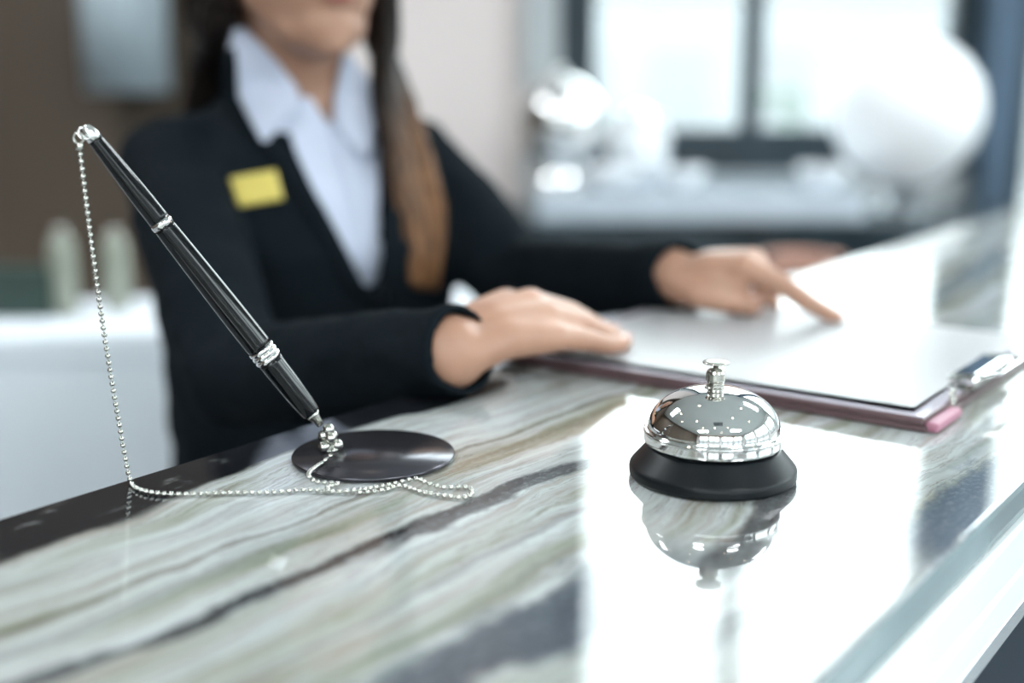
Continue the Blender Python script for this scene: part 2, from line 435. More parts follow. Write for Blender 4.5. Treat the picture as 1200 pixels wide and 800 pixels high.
for i, (x_, y_) in enumerate([(-1.6, -2.3), (1.9, -2.0), (-2.0, 2.1), (2.2, 2.6)]):  # added glowing panels, out of view, to brighten the room from above
    bm = bmesh.new(); box(bm, -.62, .62, -.32, .32, -.03, 0, .006, 1)
    r = thing('added_light_panel', 'rectangular cool white panel added on the ceiling for overhead light', 'ceiling light', (x_, y_, RH), 0, 'added overhead light panels')
    link('frame', bm, M['white'], r)
    bm = bmesh.new(); box(bm, -.58, .58, -.28, .28, -.034, -.03); link('diffuser', bm, M['lamp'], r)

# ------------------------------------------------------------------ outside
bm = bmesh.new(); box(bm, -40, 50, -40, 60, -.35, -.3); struct('floor_outside', bm, M['terrace']).name = 'floor_terrace'
b = thing('office_building', 'pale hazy building seen through the big window', 'building', (3, 22, -.3))
bm = bmesh.new(); box(bm, -11, 5.5, 0, 6, 0, 2.9); box(bm, 5.5, 14, 1, 7, 0, 2.4)
link('wall', bm, M['facade'], b)
for k in range(9):
    bm = bmesh.new(); box(bm, -9.5 + k * 1.8, -8.5 + k * 1.8, -.03, .02, .9, 2.1); link('window', bm, M['dimglass'], b)
def shrub(x_, y_, h, w, lab):
    r = thing('potted_shrub', lab, 'plant', (x_, y_, -.3))
    bm = bmesh.new()
    for k in range(170):
        a = random.uniform(0, 2 * PI); zz = random.uniform(.35, 1) * h; rr = w * math.sqrt(random.random()) * (1 - .6 * abs(zz / h - .6))
        p = Vector((rr * math.cos(a), rr * math.sin(a), zz)); s_ = .07
        q = Matrix.Translation(p) @ Matrix.Rotation(random.uniform(0, 6), 4, 'Z') @ Matrix.Rotation(random.uniform(-1, 1), 4, 'X')
        vs = [bm.verts.new(q @ Vector(c)) for c in ((-s_, 0, 0), (0, -.4 * s_, .01), (s_, 0, 0), (0, .4 * s_, .01))]; bm.faces.new(vs)
    link('foliage', bm, M['leaf'], r)
    bm = bmesh.new(); tube(bm, [(0, 0, .3), (.02, 0, h * .5), (0, .02, h * .8)], [.03, .025, .01], 8); link('stem', bm, M['brown'], r)
    bm = bmesh.new(); lathe(bm, [(.14, 0), (.2, .34), (.18, .34), (.13, .03)], 24); link('pot', bm, M['facade'], r, True)
shrub(2.05, 9.3, 1.5, .22, 'slim green plant outside the window behind the centre mullion')
shrub(4.1, 7.6, 2.1, .35, 'green leafy plant outside at the right edge of the view')

# ------------------------------------------------------------------ ledge under the window with its things
b = thing('back_counter', 'dark marble back counter with a white top below the window', 'counter', (0, 0, 0))
lx0, lx1 = aty(628, 215, 3.4).x, aty(1005, 215, 3.4).x
bm = bmesh.new(); box(bm, lx0, lx1, 3.30, 3.86, .872, .955, .008, 2); link('white_top', bm, M['ledgewhite'], b)
bm = bmesh.new(); box(bm, aty(470, 260, 3.4).x, 3.2, 3.34, 3.88, 0, .869, .004, 1); link('body', bm, M['darkstone'], b)
def bowl(px, y, r, h, lab, name='serving_bowl', cat='bowl'):
    o = aty(px, 200, y)
    bm = bmesh.new(); lathe(bm, [(0, 0), (r * .45, 0), (r * .5, h * .08), (r * .85, h * .5), (r, h), (r * .96, h), (r * .8, h * .52), (r * .4, h * .15), (0, h * .12)], 40)
    q = link(name, bm, M['white'], None, True); q.location = (o.x, y, .955); tag(q, lab, cat, 'white bowls on the window ledge')
bowl(715, 3.42, .085, .06, 'white bowl nearest the shiny urn on the white back counter')
bowl(800, 3.48, .07, .05, 'white bowl near the middle of the white back counter')
bowl(965, 3.44, .075, .06, 'white bowl at the white back counter end beside the globe')
o = aty(655, 200, 3.55)
r = thing('drink_urn', 'shiny silver round urn standing on the left end of the back counter', 'urn', (o.x, 3.58, .955))
bm = bmesh.new(); lathe(bm, [(0, 0), (.085, 0), (.088, .012), (.06, .03), (.055, .05), (.10, .08), (.118, .14), (.12, .22), (.105, .25), (.09, .262), (0, .262)], 48); link('body', bm, M['chrome'], r, True)
bm = bmesh.new(); lathe(bm, [(.098, .255), (.09, .27), (.06, .295), (.02, .305), (.012, .31), (.018, .325), (.01, .335), (0, .336)], 40); link('lid', bm, M['chrome'], r, True)
bm = bmesh.new(); tube(bm, [(.11, -.03, .12), (.15, -.05, .125), (.165, -.05, .10)], [.012, .01, .008], 12); link('tap', bm, M['chrome'], r, True)
o = aty(748, 200, 3.62)
r = thing('glass_jar', 'round shiny glass jar beside the silver urn on the back counter', 'jar', (o.x, 3.64, .955))
bm = bmesh.new(); lathe(bm, [(0, 0), (.07, 0), (.09, .03), (.09, .14), (.07, .17), (0, .17)], 40); link('body', bm, M['white'], r, True)
bm = bmesh.new(); lathe(bm, [(.075, .17), (.075, .19), (.03, .2), (.014, .215), (0, .22)], 32); link('lid', bm, M['chrome'], r, True)
o = aty(1070, 135, 3.5)
r = thing('globe_lamp', 'large white round globe lamp at the right end of the back counter', 'lamp', (o.x, 3.56, .8695))
bm = bmesh.new(); R_ = .212
lathe(bm, [(R_ * math.sin(a * PI / 40), .296 - R_ * math.cos(a * PI / 40)) for a in range(0, 41)], 64); link('globe', bm, M['globe'], r, True)
bm = bmesh.new(); lathe(bm, [(.09, 0), (.09, .012), (.05, .02), (.04, .09), (0, .09)], 32); link('base', bm, M['steel'], r, True)
o = aty(945, 330, 2.9)
r = thing('clay_pot', 'reddish brown round pot in the shade behind the far end of the counter', 'pot', (o.x, 2.95, 0))
bm = bmesh.new(); lathe(bm, [(0, 0), (.10, 0), (.13, .1), (.15, .35), (.13, .62), (.095, .75), (.085, .80), (.10, .83), (.085, .83), (.07, .78), (0, .76)], 40); link('body', bm, M['terracotta'], r, True)

# ------------------------------------------------------------------ left background
dA, dB = gr(0, 352, .85), gr(560, 336, .85)
ang = math.atan2(dB.y - dA.y, dB.x - dA.x)
b = thing('white_desk', 'long white back desk standing behind the clerk', 'desk', (dA.x, dA.y, 0), ang)
bm = bmesh.new(); box(bm, -1.4, 1.9, -.34, 0, .80, .85, .008, 2); link('desk_top', bm, M['deskwhite'], b)
bm = bmesh.new(); box(bm, -1.38, 1.88, -.33, -.02, 0, .80, .004, 1); link('front_panel', bm, M['deskwhite'], b)
def on_desk(u, v=362): p = gr(u, v, .85); return p
for u, v_, h, lab in ((78, 368, .185, 'left of two pale frosted bottles on the white desk'), (139, 362, .175, 'right of two pale frosted bottles on the white desk')):
    p = on_desk(u, v_); r = thing('bottle', lab, 'bottle', (p.x, p.y, .85), 0, 'pale bottles on the desk')
    bm = bmesh.new(); k = h / .185 * .82
    lathe(bm, [(0, 0), (.020, 0), (.0235, .006), (.0235, .125 * k), (.022, .15 * k), (.016, .168 * k), (.011, .172 * k), (0, .172 * k)], 32); link('body', bm, M['bottle'], r, True)
    bm = bmesh.new(); lathe(bm, [(0, .172 * k), (.013, .172 * k), (.013, .186 * k), (0, .187 * k)], 24); link('cap', bm, M['nickel'], r, True)
p = on_desk(22, 372)
bm = bmesh.new(); box(bm, -.10, .055, -.03, .03, 0, .085, .006, 2)
tag(link('storage_box', bm, M['green']), 'low dark green box on the white desk left of the bottles', 'box').location = (p.x, p.y + .02, .85)
o = aty(158, 60, 3.85)
r = thing('wall_lamp', 'grey blue cylindrical lamp on the brown wall behind the clerk', 'wall lamp', (o.x, 3.76, o.z))
zb = aty(158, 108, 3.76).z - o.z
bm = bmesh.new(); lathe(bm, [(.115, zb), (.128, zb), (.128, .42), (.115, .42)], 40, cap=False); link('lamp_shade', bm, M['shade'], r, True)
bm = bmesh.new(); lathe(bm, [(0, zb + .03), (.113, zb + .03), (.113, zb + .04), (0, zb + .04)], 32); link('diffuser', bm, M['white'], r)
bm = bmesh.new(); box(bm, -.03, .03, .05, .14, .05, .18, .004, 1); link('bracket', bm, M['steel'], r)

# ------------------------------------------------------------------ the reception counter
rc = thing('reception_counter', 'long polished reception counter with streaked green grey and black marble top', 'counter', (0, 0, 0), AZ)
S0, S1 = -.75, 2.9; T0, T1 = .141, .512     # in this frame y runs from the customer's edge to the clerk's edge
bm = bmesh.new()
vs = [(T0 + .0035, Z0), (T1 - .002, Z0), (T1, Z0 - .002), (T1, Z0 - .0185), (T0, Z0 - .0185), (T0, Z0 - .0035), (T0 + .001, Z0 - .001)]
A = [bm.verts.new((S0, a, z)) for a, z in vs]; B = [bm.verts.new((S1, a, z)) for a, z in vs]
bm.faces.new(list(reversed(A))); bm.faces.new(B)
for i in range(len(vs)): j = (i + 1) % len(vs); bm.faces.new((A[i], A[j], B[j], B[i]))
bmesh.ops.recalc_face_normals(bm, faces=bm.faces[:])
top = link('countertop', bm, M['marble'], rc)
top.data.materials.append(M['greyedge'])
for p in top.data.polygons:
    if p.normal.y < -.9: p.material_index = 1
bm = bmesh.new(); box(bm, S0, S1, T0 - .004, T0 + .05, Z0 - .044, Z0 - .019, .0015, 1); link('upper_fascia', bm, M['whitestone'], rc)
bm = bmesh.new(); box(bm, S0, S1, T0 - .004, T0 + .05, Z0 - .066, Z0 - .0455, .0015, 1); link('lower_fascia', bm, M['whitestone'], rc)
bm = bmesh.new(); box(bm, S0, S1, T0 - .003, T0 + .05, Z0 - .079, Z0 - .067, .001, 1); link('metal_strip', bm, M['steel'], rc)
bm = bmesh.new(); box(bm, S0 + .02, S1 - .02, T0 + .03, T1 - .06, 0, Z0 - .0187); link('front_panel', bm, M['darkpanel'], rc)

# ------------------------------------------------------------------ the bell
bp = gr(834.5, 557)
bell = thing('service_bell', 'shiny chrome call bell on a black base on the counter', 'bell', (bp.x, bp.y, Z0))
def crisp(prof, d=.00025):      # extra rings beside each corner keep flats flat under smooth shading
    out = [prof[0]]
    for k in range(1, len(prof)):
        a, c = Vector((*prof[k - 1], 0)), Vector((*prof[k], 0)); L = (c - a).length
        if L > 3 * d:
            for q in (a.lerp(c, d / L), c.lerp(a, d / L)): out.append((q.x, q.y))
        out.append(prof[k])
    return out
bm = bmesh.new(); lathe(bm, crisp([(0, .0006), (.0412, .0006), (.0424, .0010), (.0429, .0020), (.0430, .0048), (.0427, .0062), (.0420, .0072), (.0345, .0160), (.0338, .0166), (.0325, .0168), (.0310, .0172), (0, .0172)]), 128)
link('base', bm, M['blackmetal'], bell, True)
bm = bmesh.new(); lathe(bm, [(0, 0), (.039, 0), (.039, .0006), (0, .0006)], 64); link('rubber_foot', bm, M['darkpanel'], bell, True)
prof = crisp([(.0335, .0192), (.0350, .0186), (.0355, .0189), (.0357, .0200), (.0357, .0232), (.0361, .0240), (.0360, .0248), (.0352, .0252), (.0343, .0252)])
for k in range(0, 33):
    a = k / 32 * PI / 2; rr = .0338 * math.cos(a) ** .9; zz = .0254 + .0218 * math.sin(a) ** .98
    prof.append((max(rr, 0) if k < 32 else 0, zz))
bm = bmesh.new(); lathe(bm, prof, 160, cap=False); link('dome', bm, M['chrome'], bell, True)
bm = bmesh.new(); lathe(bm, [(0, .0172), (.012, .0172), (.012, .0185), (.004, .019), (.004, .042), (0, .042)], 40); link('striker_post', bm, M['nickel'], bell, True)
bm = bmesh.new(); lathe(bm, crisp([(0, .0468), (.0056, .0468), (.0056, .0474), (.0044, .0478), (.0043, .0490), (.0036, .0493), (.0036, .0498), (.0044, .0501), (.0049, .0512), (.0049, .0548), (.0043, .0562), (.0030, .0572), (.0016, .0576), (0, .0576)], .0001), 48); link('stem', bm, M['nickel'], bell, True)
bm = bmesh.new(); lathe(bm, [(0, .0572), (.0014, .0572), (.0014, .0588), (.004, .0593), (.0067, .0599), (.0069, .0603), (.0066, .0607), (.004, .0611), (0, .0612)], 48); link('push_button', bm, M['nickel'], bell, True)

# ------------------------------------------------------------------ pen stand, pen and chain
dp = gr(438, 536)
ps = thing('pen_stand_base', 'flat dark round metal desk pen base with a swivel joint', 'pen stand', (dp.x, dp.y, Z0))
bm = bmesh.new(); lathe(bm, [(0, .0004), (.0430, .0004), (.0440, .001), (.0441, .0022), (.0436, .0030), (0, .0030)], 128); link('disc', bm, M['disc'], ps, True)
sw = gr(386, 533) - Vector((dp.x, dp.y, Z0))
bm = bmesh.new()
lathe(bm, [(0, .003), (.0058, .003), (.0058, .0042), (.0035, .005), (.003, .009), (0, .009)], 24, Matrix.Translation((sw.x, sw.y, 0)))
for a, z, rr, dr in ((0, .0058, .0034, .0045), (2.1, .0058, .0034, .0045), (4.2, .0058, .0034, .0045), (1, .0105, .0030, .0030), (3.2, .0110, .0030, .0030), (5.2, .0105, .0030, .0030), (0, .0145, .0034, 0)):
    bmesh.ops.create_uvsphere(bm, u_segments=20, v_segments=12, radius=rr, matrix=Matrix.Translation((sw.x + dr * math.cos(a), sw.y + dr * math.sin(a), z)))
link('swivel_joint', bm, M['beadsteel'], ps, True)

tip = aty(370, 490, .637); topp = aty(101, 150, .602)
pen_d = (tip - topp).normalized(); PL = (tip - topp).length
pen = thing('desk_pen', 'glossy black ballpoint pen with silver rings slanting out of the stand', 'pen', tip)
MP = align((0, 0, 0), topp - tip)
def pz(f): return PL * (1 - f)       # f = 0 at the top of the pen
def penpart(name, prof, mat, seg=64):
    if 'barrel' in name:
        q = catmull([Vector((a, b_, 0)) for a, b_ in prof[1:-1]], 10); prof = [prof[0]] + [(w_.x, w_.y) for w_ in q] + [prof[-1]]
    bm = bmesh.new(); lathe(bm, prof, seg, MP); link(name, bm, mat, pen, True)
penpart('lower_barrel', [(0, pz(1) + .004), (0.00484, pz(1) + .004), (0.00550, pz(1) + .006), (0.00627, pz(.90)), (0.00671, pz(.78)), (0, pz(.78))], M['lacquer'])
penpart('upper_barrel', [(0, pz(.735)), (0.00704, pz(.735)), (0.00682, pz(.60)), (0.00605, pz(.42)), (0.00550, pz(.315)), (0, pz(.315))], M['lacquer'])
penpart('cap_barrel', [(0, pz(.295)), (.0054, pz(.295)), (.0051, pz(.2)), (.0043, pz(.1)), (.0037, pz(.035)), (0, pz(.035))], M['lacquer'])
penpart('slim_ring', [(0, pz(.315)), (0.00572, pz(.314)), (0.00583, pz(.305)), (0.00561, pz(.296)), (0, pz(.295))], M['chrome'])
rp = [(0, pz(.782))]
for k in range(3):
    f0 = .780 - k * .015
    rp += [(0.00660, pz(f0)), (0.00726, pz(f0 - .003)), (0.00737, pz(f0 - .007)), (0.00726, pz(f0 - .011)), (0.00660, pz(f0 - .0145))]
rp.append((0, pz(.734)))
penpart('triple_ring', rp, M['chrome'])
penpart('end_cap', [(0, pz(.035)), (.0037, pz(.035)), (.0036, pz(.022)), (.0032, pz(.008)), (.0024, pz(0) + .0006), (.0010, pz(0) + .0014), (0, pz(0) + .0015)], M['chrome'])
penpart('nose_cone', [(0, -.0045), (.0022, -.0045), (.0026, -.001), (.0036, .002), (.0044, .0045), (0, .0045)], M['beadsteel'])
# wire loop through the end cap
et = topp - tip
def torus(bm, Mx, R, r, n=28, m=10):
    g = [[bm.verts.new(Mx @ Vector(((R + r * math.cos(2 * PI * j / m)) * math.cos(2 * PI * i / n), (R + r * math.cos(2 * PI * j / m)) * math.sin(2 * PI * i / n), r * math.sin(2 * PI * j / m)))) for j in range(m)] for i in range(n)]
    for i in range(n):
        for j in range(m): bm.faces.new((g[i][j], g[(i + 1) % n][j], g[(i + 1) % n][(j + 1) % m], g[i][(j + 1) % m]))
lp = aty(99, 156, .600) - tip
bm = bmesh.new(); torus(bm, Matrix.Translation(lp) @ Matrix.Rotation(1.2, 4, 'X') @ Matrix.Rotation(.5, 4, 'Y'), .0030, .0005); link('wire_loop', bm, M['chrome'], pen, True)

ctop = aty(93, 172, .597); touch = gr(151, 562)
cr = .00135
gz = Z0 + cr
def cg(u, v, z=gz): return gr(u, v, z)
hang = [ctop + (touch + Vector((0, 0, cr)) - ctop) * k for k in [i / 12 for i in range(12)]]
for i, p in enumerate(hang): k = i / 12; p += Vector((-.0016, 0, 0)) * math.sin(PI * k)
path = hang + [cg(153, 564), cg(162, 573), cg(185, 578), cg(225, 579), cg(270, 577.5), cg(320, 577), cg(352, 574), cg(378, 575), cg(420, 577), cg(450, 574), cg(470, 569), cg(492, 576), cg(520, 581), cg(545, 583), cg(553, 577),
               cg(547, 571), cg(520, 571), cg(500, 566, gz + .002), cg(487, 561, gz + .002), cg(465, 566), cg(440, 571), cg(410, 575, gz + .002), cg(388, 576, gz + .002), cg(384, 571, gz + .002), cg(397, 567, gz + .0015), cg(392, 566, gz + .0012), cg(372, 565, gz + .001), cg(363, 560, gz + .0045), cg(362, 554, gz + .0045), cg(370, 547, gz + .003), cg(380, 540, gz + .0033), cg(388, 533, gz + .006), cg(391, 527, gz + .009)]
pts = even(catmull(path, 10), .0036)
ch = thing('ball_chain', 'thin silver ball chain hanging from the pen and trailing over the marble', 'chain', touch)
bm = bmesh.new(); off = Vector(touch)
for p in pts: ball(bm, p - off, .00135)
for a, b_ in zip(pts, pts[1:]):
    if (b_ - a).length < .006: tube(bm, [a - off, b_ - off], .00036, 6)
link('beads', bm, M['beadsteel'], ch, True)
# clasp and eye ring at the top
ring = aty(92, 162, .598) - off
bm = bmesh.new(); torus(bm, Matrix.Translation(ring) @ Matrix.Rotation(PI / 2, 4, 'X'), .0025, .0006); link('eye_ring', bm, M['beadsteel'], ch, True)
bm = bmesh.new(); q0 = aty(93, 167, .597) - off; q1 = aty(93, 176, .597) - off
tube(bm, [q0, q0.lerp(q1, .2), q0.lerp(q1, .8), q1], [.0012, .0019, .0019, .0014], 14); link('clasp', bm, M['beadsteel'], ch, True)

# ------------------------------------------------------------------ clipboard, papers
# counter frame, origin at the customer-side near corner of the folder
def cf(s, t): p = ct(s, t); return (p.x, p.y, Z0)
fo = thing('document_folder', 'open maroon folder lying on the counter under white papers', 'folder', cf(.683, .205), AZ)
FWd, FL = .275, .315      # along s, along t
bm = bmesh.new(); box(bm, 0, FWd, .004, FL, .0004, .0042, .0012, 2); link('back_cover', bm, M['maroon'], fo)
bm = bmesh.new(); box(bm, .002, .048, -.002, .006, .0008, .0066, .0016, 2); link('lining', bm, M['pink'], fo)
bm = bmesh.new(); box(bm, .222, FWd - .002, -.002, .006, .0008, .0066, .0016, 2); link('lining', bm, M['pink'], fo)
bm = bmesh.new(); box(bm, .0, FWd, .006, FL, .0043, .0088, .0012, 2); link('inner_board', bm, M['maroon'], fo)
bm = bmesh.new(); box(bm, .002, FWd - .002, .007, FL - .002, .0088, .0094); link('board_face', bm, M['boardtop'], fo)
bm = bmesh.new(); box(bm, .075, .175, .001, .022, .0094, .0108, .0005, 1)
box(bm, .085, .165, .004, .020, .0108, .0165, .002, 2)
tube(bm, [(.082, .004, .013), (.168, .004, .013)], .0028, 12); tube(bm, [(.09, .018, .0155), (.086, -.004, .0185), (.098, -.010, .0195), (.152, -.010, .0195), (.164, -.004, .0185), (.16, .018, .0155)], .0013, 8)
link('clip', bm, M['chrome'], fo)
bm = bmesh.new(); torus(bm, Matrix.Translation((.052, .006, .0105)) @ Matrix.Rotation(PI / 2, 4, 'X'), .0045, .001); link('ring', bm, M['nickel'], fo, True)
for i, (a, z, dy, lab) in enumerate(((.9, .0098, 0, 'lower white sheet of paper under the top sheet in the folder'), (-.4, .0112, .0, 'top blank white sheet of paper in the open folder'))):
    bm = bmesh.new(); nx, ny = 12, 14
    g = [[bm.verts.new((.255 * x_ / nx, .285 * y_ / ny, z + .0009 * math.sin(x_ * .5) * i + (.0012 * i * (1 - y_ / ny)))) for y_ in range(ny + 1)] for x_ in range(nx + 1)]
    for x_ in range(nx):
        for y_ in range(ny): bm.faces.new((g[x_][y_], g[x_ + 1][y_], g[x_ + 1][y_ + 1], g[x_][y_ + 1]))
    r_ = bmesh.ops.solidify(bm, geom=bm.faces[:], thickness=-.0004)
    bmesh.ops.recalc_face_normals(bm, faces=bm.faces[:])
    me = bpy.data.meshes.new('paper_sheet'); bm.to_mesh(me); bm.free(); me.materials.append(M['paper'])
    po = bpy.data.objects.new('paper_sheet', me); C.objects.link(po)
    po.location = cf(.692, .220); po.rotation_euler = (0, 0, AZ + math.radians(a)); tag(po, lab, 'paper', 'papers in the folder')

# ------------------------------------------------------------------ the clerk
AF = math.radians(36)
T = Vector((-.222, 1.27, Z0)); fw = Vector((math.sin(AF), -math.cos(AF), 0)); lt = Vector((math.cos(AF), math.sin(AF), 0))
def tf(a, b, z): return T + lt * a + fw * b + Vector((0, 0, z))
def ell(bm, c, r, rot=None, seg=20):
    Mx = Matrix.Translation(c)
    if rot is not None: Mx = Mx @ rot
    bmesh.ops.create_uvsphere(bm, u_segments=seg, v_segments=seg // 2 + 2, radius=1, matrix=Mx @ Matrix.Diagonal((*r, 1)))
def limb(bm, pts, rad, seg=16):
    pts = [Vector(p) for p in pts]
    tube(bm, pts, rad, seg)
    for p, r in zip(pts, rad): ball(bm, p, r, 16, 10)
def loft(bm, rings, seg=40, ex=2.3):       # rings (z, rx, ry, forward, lateral)
    R = []
    for z, rx, ry, fo_, la in rings:
        row = []
        for k in range(seg):
            th = 2 * PI * k / seg; c, s_ = math.cos(th), math.sin(th)
            x_ = rx * math.copysign(abs(c) ** (2 / ex), c); y_ = ry * math.copysign(abs(s_) ** (2 / ex), s_)
            row.append(bm.verts.new(tf(la + x_, fo_ + y_, z)))
        R.append(row)
    for a, b_ in zip(R, R[1:]):
        for k in range(seg): bm.faces.new((a[k], a[(k + 1) % seg], b_[(k + 1) % seg], b_[k]))
    bm.faces.new(list(reversed(R[0]))); bm.faces.new(R[-1])
    bmesh.ops.recalc_face_normals(bm, faces=bm.faces[:])
def remesh(bm, vox, it=4, fac=.5):
    me = bpy.data.meshes.new('tmp'); bm.to_mesh(me); bm.free()
    o = bpy.data.objects.new('tmp', me); C.objects.link(o)
    m = o.modifiers.new('r', 'REMESH'); m.mode = 'VOXEL'; m.voxel_size = vox; m.use_smooth_shade = True
    s_ = o.modifiers.new('s', 'SMOOTH'); s_.factor = fac; s_.iterations = it
    dg = bpy.context.evaluated_depsgraph_get(); dg.update()
    out = bpy.data.meshes.new_from_object(o.evaluated_get(dg)); bpy.data.objects.remove(o)
    for p in out.polygons: p.use_smooth = True
    return out

SHR = tf(-.138, 0, .118); SHL = tf(.138, 0, .112)
ELR = Vector((-.222, .955, Z0 - .035)); ELL = Vector((.008, 1.245, Z0 - .006))
WRR = Vector((-.040, .757, Z0 + .030)); WRL = Vector((.137, 1.022, Z0 + .036))
hc = Vector((-.206, 1.222, Z0 + .335)); AH = math.radians(33)
hf = Vector((math.sin(AH), -math.cos(AH), 0)); hl = Vector((math.cos(AH), math.sin(AH), 0))
def hp(a, b_, z): return hc + hl * a + hf * b_ + Vector((0, 0, z))
RH_ = Matrix.Rotation(AH, 4, 'Z')          # local x lateral, -y forward

bm = bmesh.new()
# torso, neck, head
loft(bm, [(-.30, .155, .10, 0, 0), (-.18, .125, .085, 0, 0), (-.05, .135, .095, .01, 0), (.04, .145, .105, .015, 0), (.10, .14, .085, .005, 0), (.145, .10, .06, 0, 0), (.18, .055, .05, 0, 0)])
limb(bm, [tf(0, -.005, .12), tf(0, .005, .20), hp(0, -.025, -.06)], [.062, .052, .052], 20)
ell(bm, hp(0, -.03, .035), (.077, .095, .092), RH_, 28)          # cranium
ell(bm, hp(0, .030, -.035), (.060, .058, .072), RH_, 24)         # face
ell(bm, hp(0, .045, -.082), (.038, .038, .034), RH_, 20)         # jaw and chin
ell(bm, hp(0, .062, -.098), (.020, .020, .017), RH_, 16)
limb(bm, [hp(-.050, -.002, -.040), hp(-.026, .042, -.084)], [.022, .021], 12)
limb(bm, [hp(.050, -.002, -.040), hp(.026, .042, -.084)], [.022, .021], 12)
limb(bm, [hp(0, .080, .010), hp(0, .094, -.022)], [.007, .011], 12)  # nose
for s_ in (-1, 1):
    ell(bm, hp(s_ * .010, .086, -.026), (.008, .009, .007), RH_, 12)
    ell(bm, hp(s_ * .033, .047, -.030), (.027, .027, .030), RH_, 14)  # cheek
    limb(bm, [hp(s_ * .014, .078, .020), hp(s_ * .032, .076, .0165), hp(s_ * .048, .064, .010)], [.004, .0065, .004], 10)  # upper lid
    limb(bm, [hp(s_ * .018, .074, -.006), hp(s_ * .032, .071, -.0085), hp(s_ * .046, .062, -.004)], [.004, .006, .004], 10)
    ell(bm, hp(s_ * .077, -.012, -.012), (.007, .018, .031), RH_, 14)  # ear
ell(bm, hp(0, .080, -.056), (.020, .012, .012), RH_, 14)
# arms
limb(bm, [tf(-.07, 0, .105), SHR, SHR.lerp(ELR, .5), ELR, ELR.lerp(WRR, .35), WRR.lerp(ELR, .15), WRR], [.035, .040, .036, .033, .031, .0265, .0250])
limb(bm, [tf(.07, 0, .105), SHL, SHL.lerp(ELL, .5), ELL, ELL.lerp(WRL, .35), WRL.lerp(ELL, .15), WRL], [.035, .040, .036, .033, .031, .0265, .0250])
# pelvis, legs, feet (she stands behind the counter)
loft(bm, [(-.52, .16, .10, 0, 0), (-.42, .165, .11, 0, 0), (-.30, .155, .10, 0, 0)])
for s_ in (-1, 1):
    limb(bm, [tf(s_ * .085, 0, -.46), tf(s_ * .09, .01, -.66), tf(s_ * .09, .01, -.80), tf(s_ * .09, -.005, -.98)], [.082, .062, .045, .034], 20)
    limb(bm, [tf(s_ * .09, -.02, -1.015), tf(s_ * .10, .10, -1.022), tf(s_ * .105, .15, -1.025)], [.032, .028, .022], 14)
# hands
NAILS = []
def hand(W, d, up, spread, fingers, thumb, mcp_lift):
    """W wrist, d pointing direction, spread the sideways direction towards the little finger"""
    for i, (off, mc, pth, rad) in enumerate(fingers):
        base = W + d * mc[0] + spread * off + Vector((0, 0, mc[1]))
        limb(bm, [W + spread * off * .45 + d * .004, (W + base) / 2 + spread * off * .1 + Vector((0, 0, mcp_lift)), base], [.0145, .0138, .0118 if i < 3 else .0105], 14)
        P_ = [base]
        for (l, z, sd) in pth: P_.append(P_[-1] + d * l + spread * sd + Vector((0, 0, z)))
        limb(bm, P_, rad, 12); NAILS.append((P_[-2], P_[-1], rad[-1]))
    P_ = [W + d * a + spread * c + Vector((0, 0, z)) for a, c, z in thumb]
    limb(bm, P_, [.0145, .0130, .0105, .0085], 12); NAILS.append((P_[-2], P_[-1], .0085))
FR = [.0108, .0092, .0083, .0070]
# right hand: flat-ish on the near left part of the folder, arched knuckles
dR = Vector((.72, .69, 0)).normalized(); sR = Vector((.69, -.72, 0)).normalized()
hand(WRR, dR, 1, sR, [
    (-.027, (.076, .018), [(.036, -.012, -.002), (.023, -.012, 0), (.019, -.007, 0)], FR),
    (-.008, (.080, .020), [(.040, -.012, 0), (.026, -.013, 0), (.020, -.008, 0)], FR),
    (.011, (.076, .014), [(.036, -.010, .001), (.024, -.012, .001), (.019, -.006, 0)], FR),
    (.028, (.068, .004), [(.029, -.006, .003), (.019, -.006, .001), (.016, -.002, 0)], [.0095, .0082, .0072, .0062]),
], [(.012, -.018, 0), (.040, -.040, -.004), (.066, -.050, -.008), (.090, -.050, -.010)], .004)
# left hand: high knuckles, index pointing forward onto the page
dL = Vector((.93, -.36, 0)).normalized(); sL = Vector((.36, .93, 0)).normalized()
hand(WRL, dL, 1, sL, [
    (-.022, (.066, .016), [(.032, -.014, 0), (.022, -.014, 0), (.020, -.010, .002)], FR),
    (-.005, (.070, .018), [(.012, -.018, -.003), (-.012, -.022, -.003), (-.016, -.008, 0)], FR),
    (.013, (.067, .012), [(.012, -.015, -.002), (-.010, -.018, 0), (-.014, -.006, 0)], FR),
    (.030, (.060, .004), [(.020, -.010, 0), (.002, -.018, 0), (-.010, -.006, 0)], [.0095, .0082, .0072, .0065]),
], [(.008, -.016, -.004), (.028, -.028, -.008), (.050, -.027, -.013), (.071, -.021, -.0155)], .004)
limb(bm, [WRL + dL * a + sL * c + Vector((0, 0, z)) for a, c, z in ((.02, -.014, 0), (.045, -.021, .002), (.060, -.020, .004))], [.015, .0135, .011], 12)   # web of the thumb
body_me = remesh(bm, .0030, 5, .5)
clerk = link('person', body_me, M['skin'], None, True)
tag(clerk, 'woman with long dark hair in a black blazer resting both hands on the counter papers', 'person')
def child(name, me, mat, par=clerk, smooth=True): return link(name, me, mat, par, smooth)
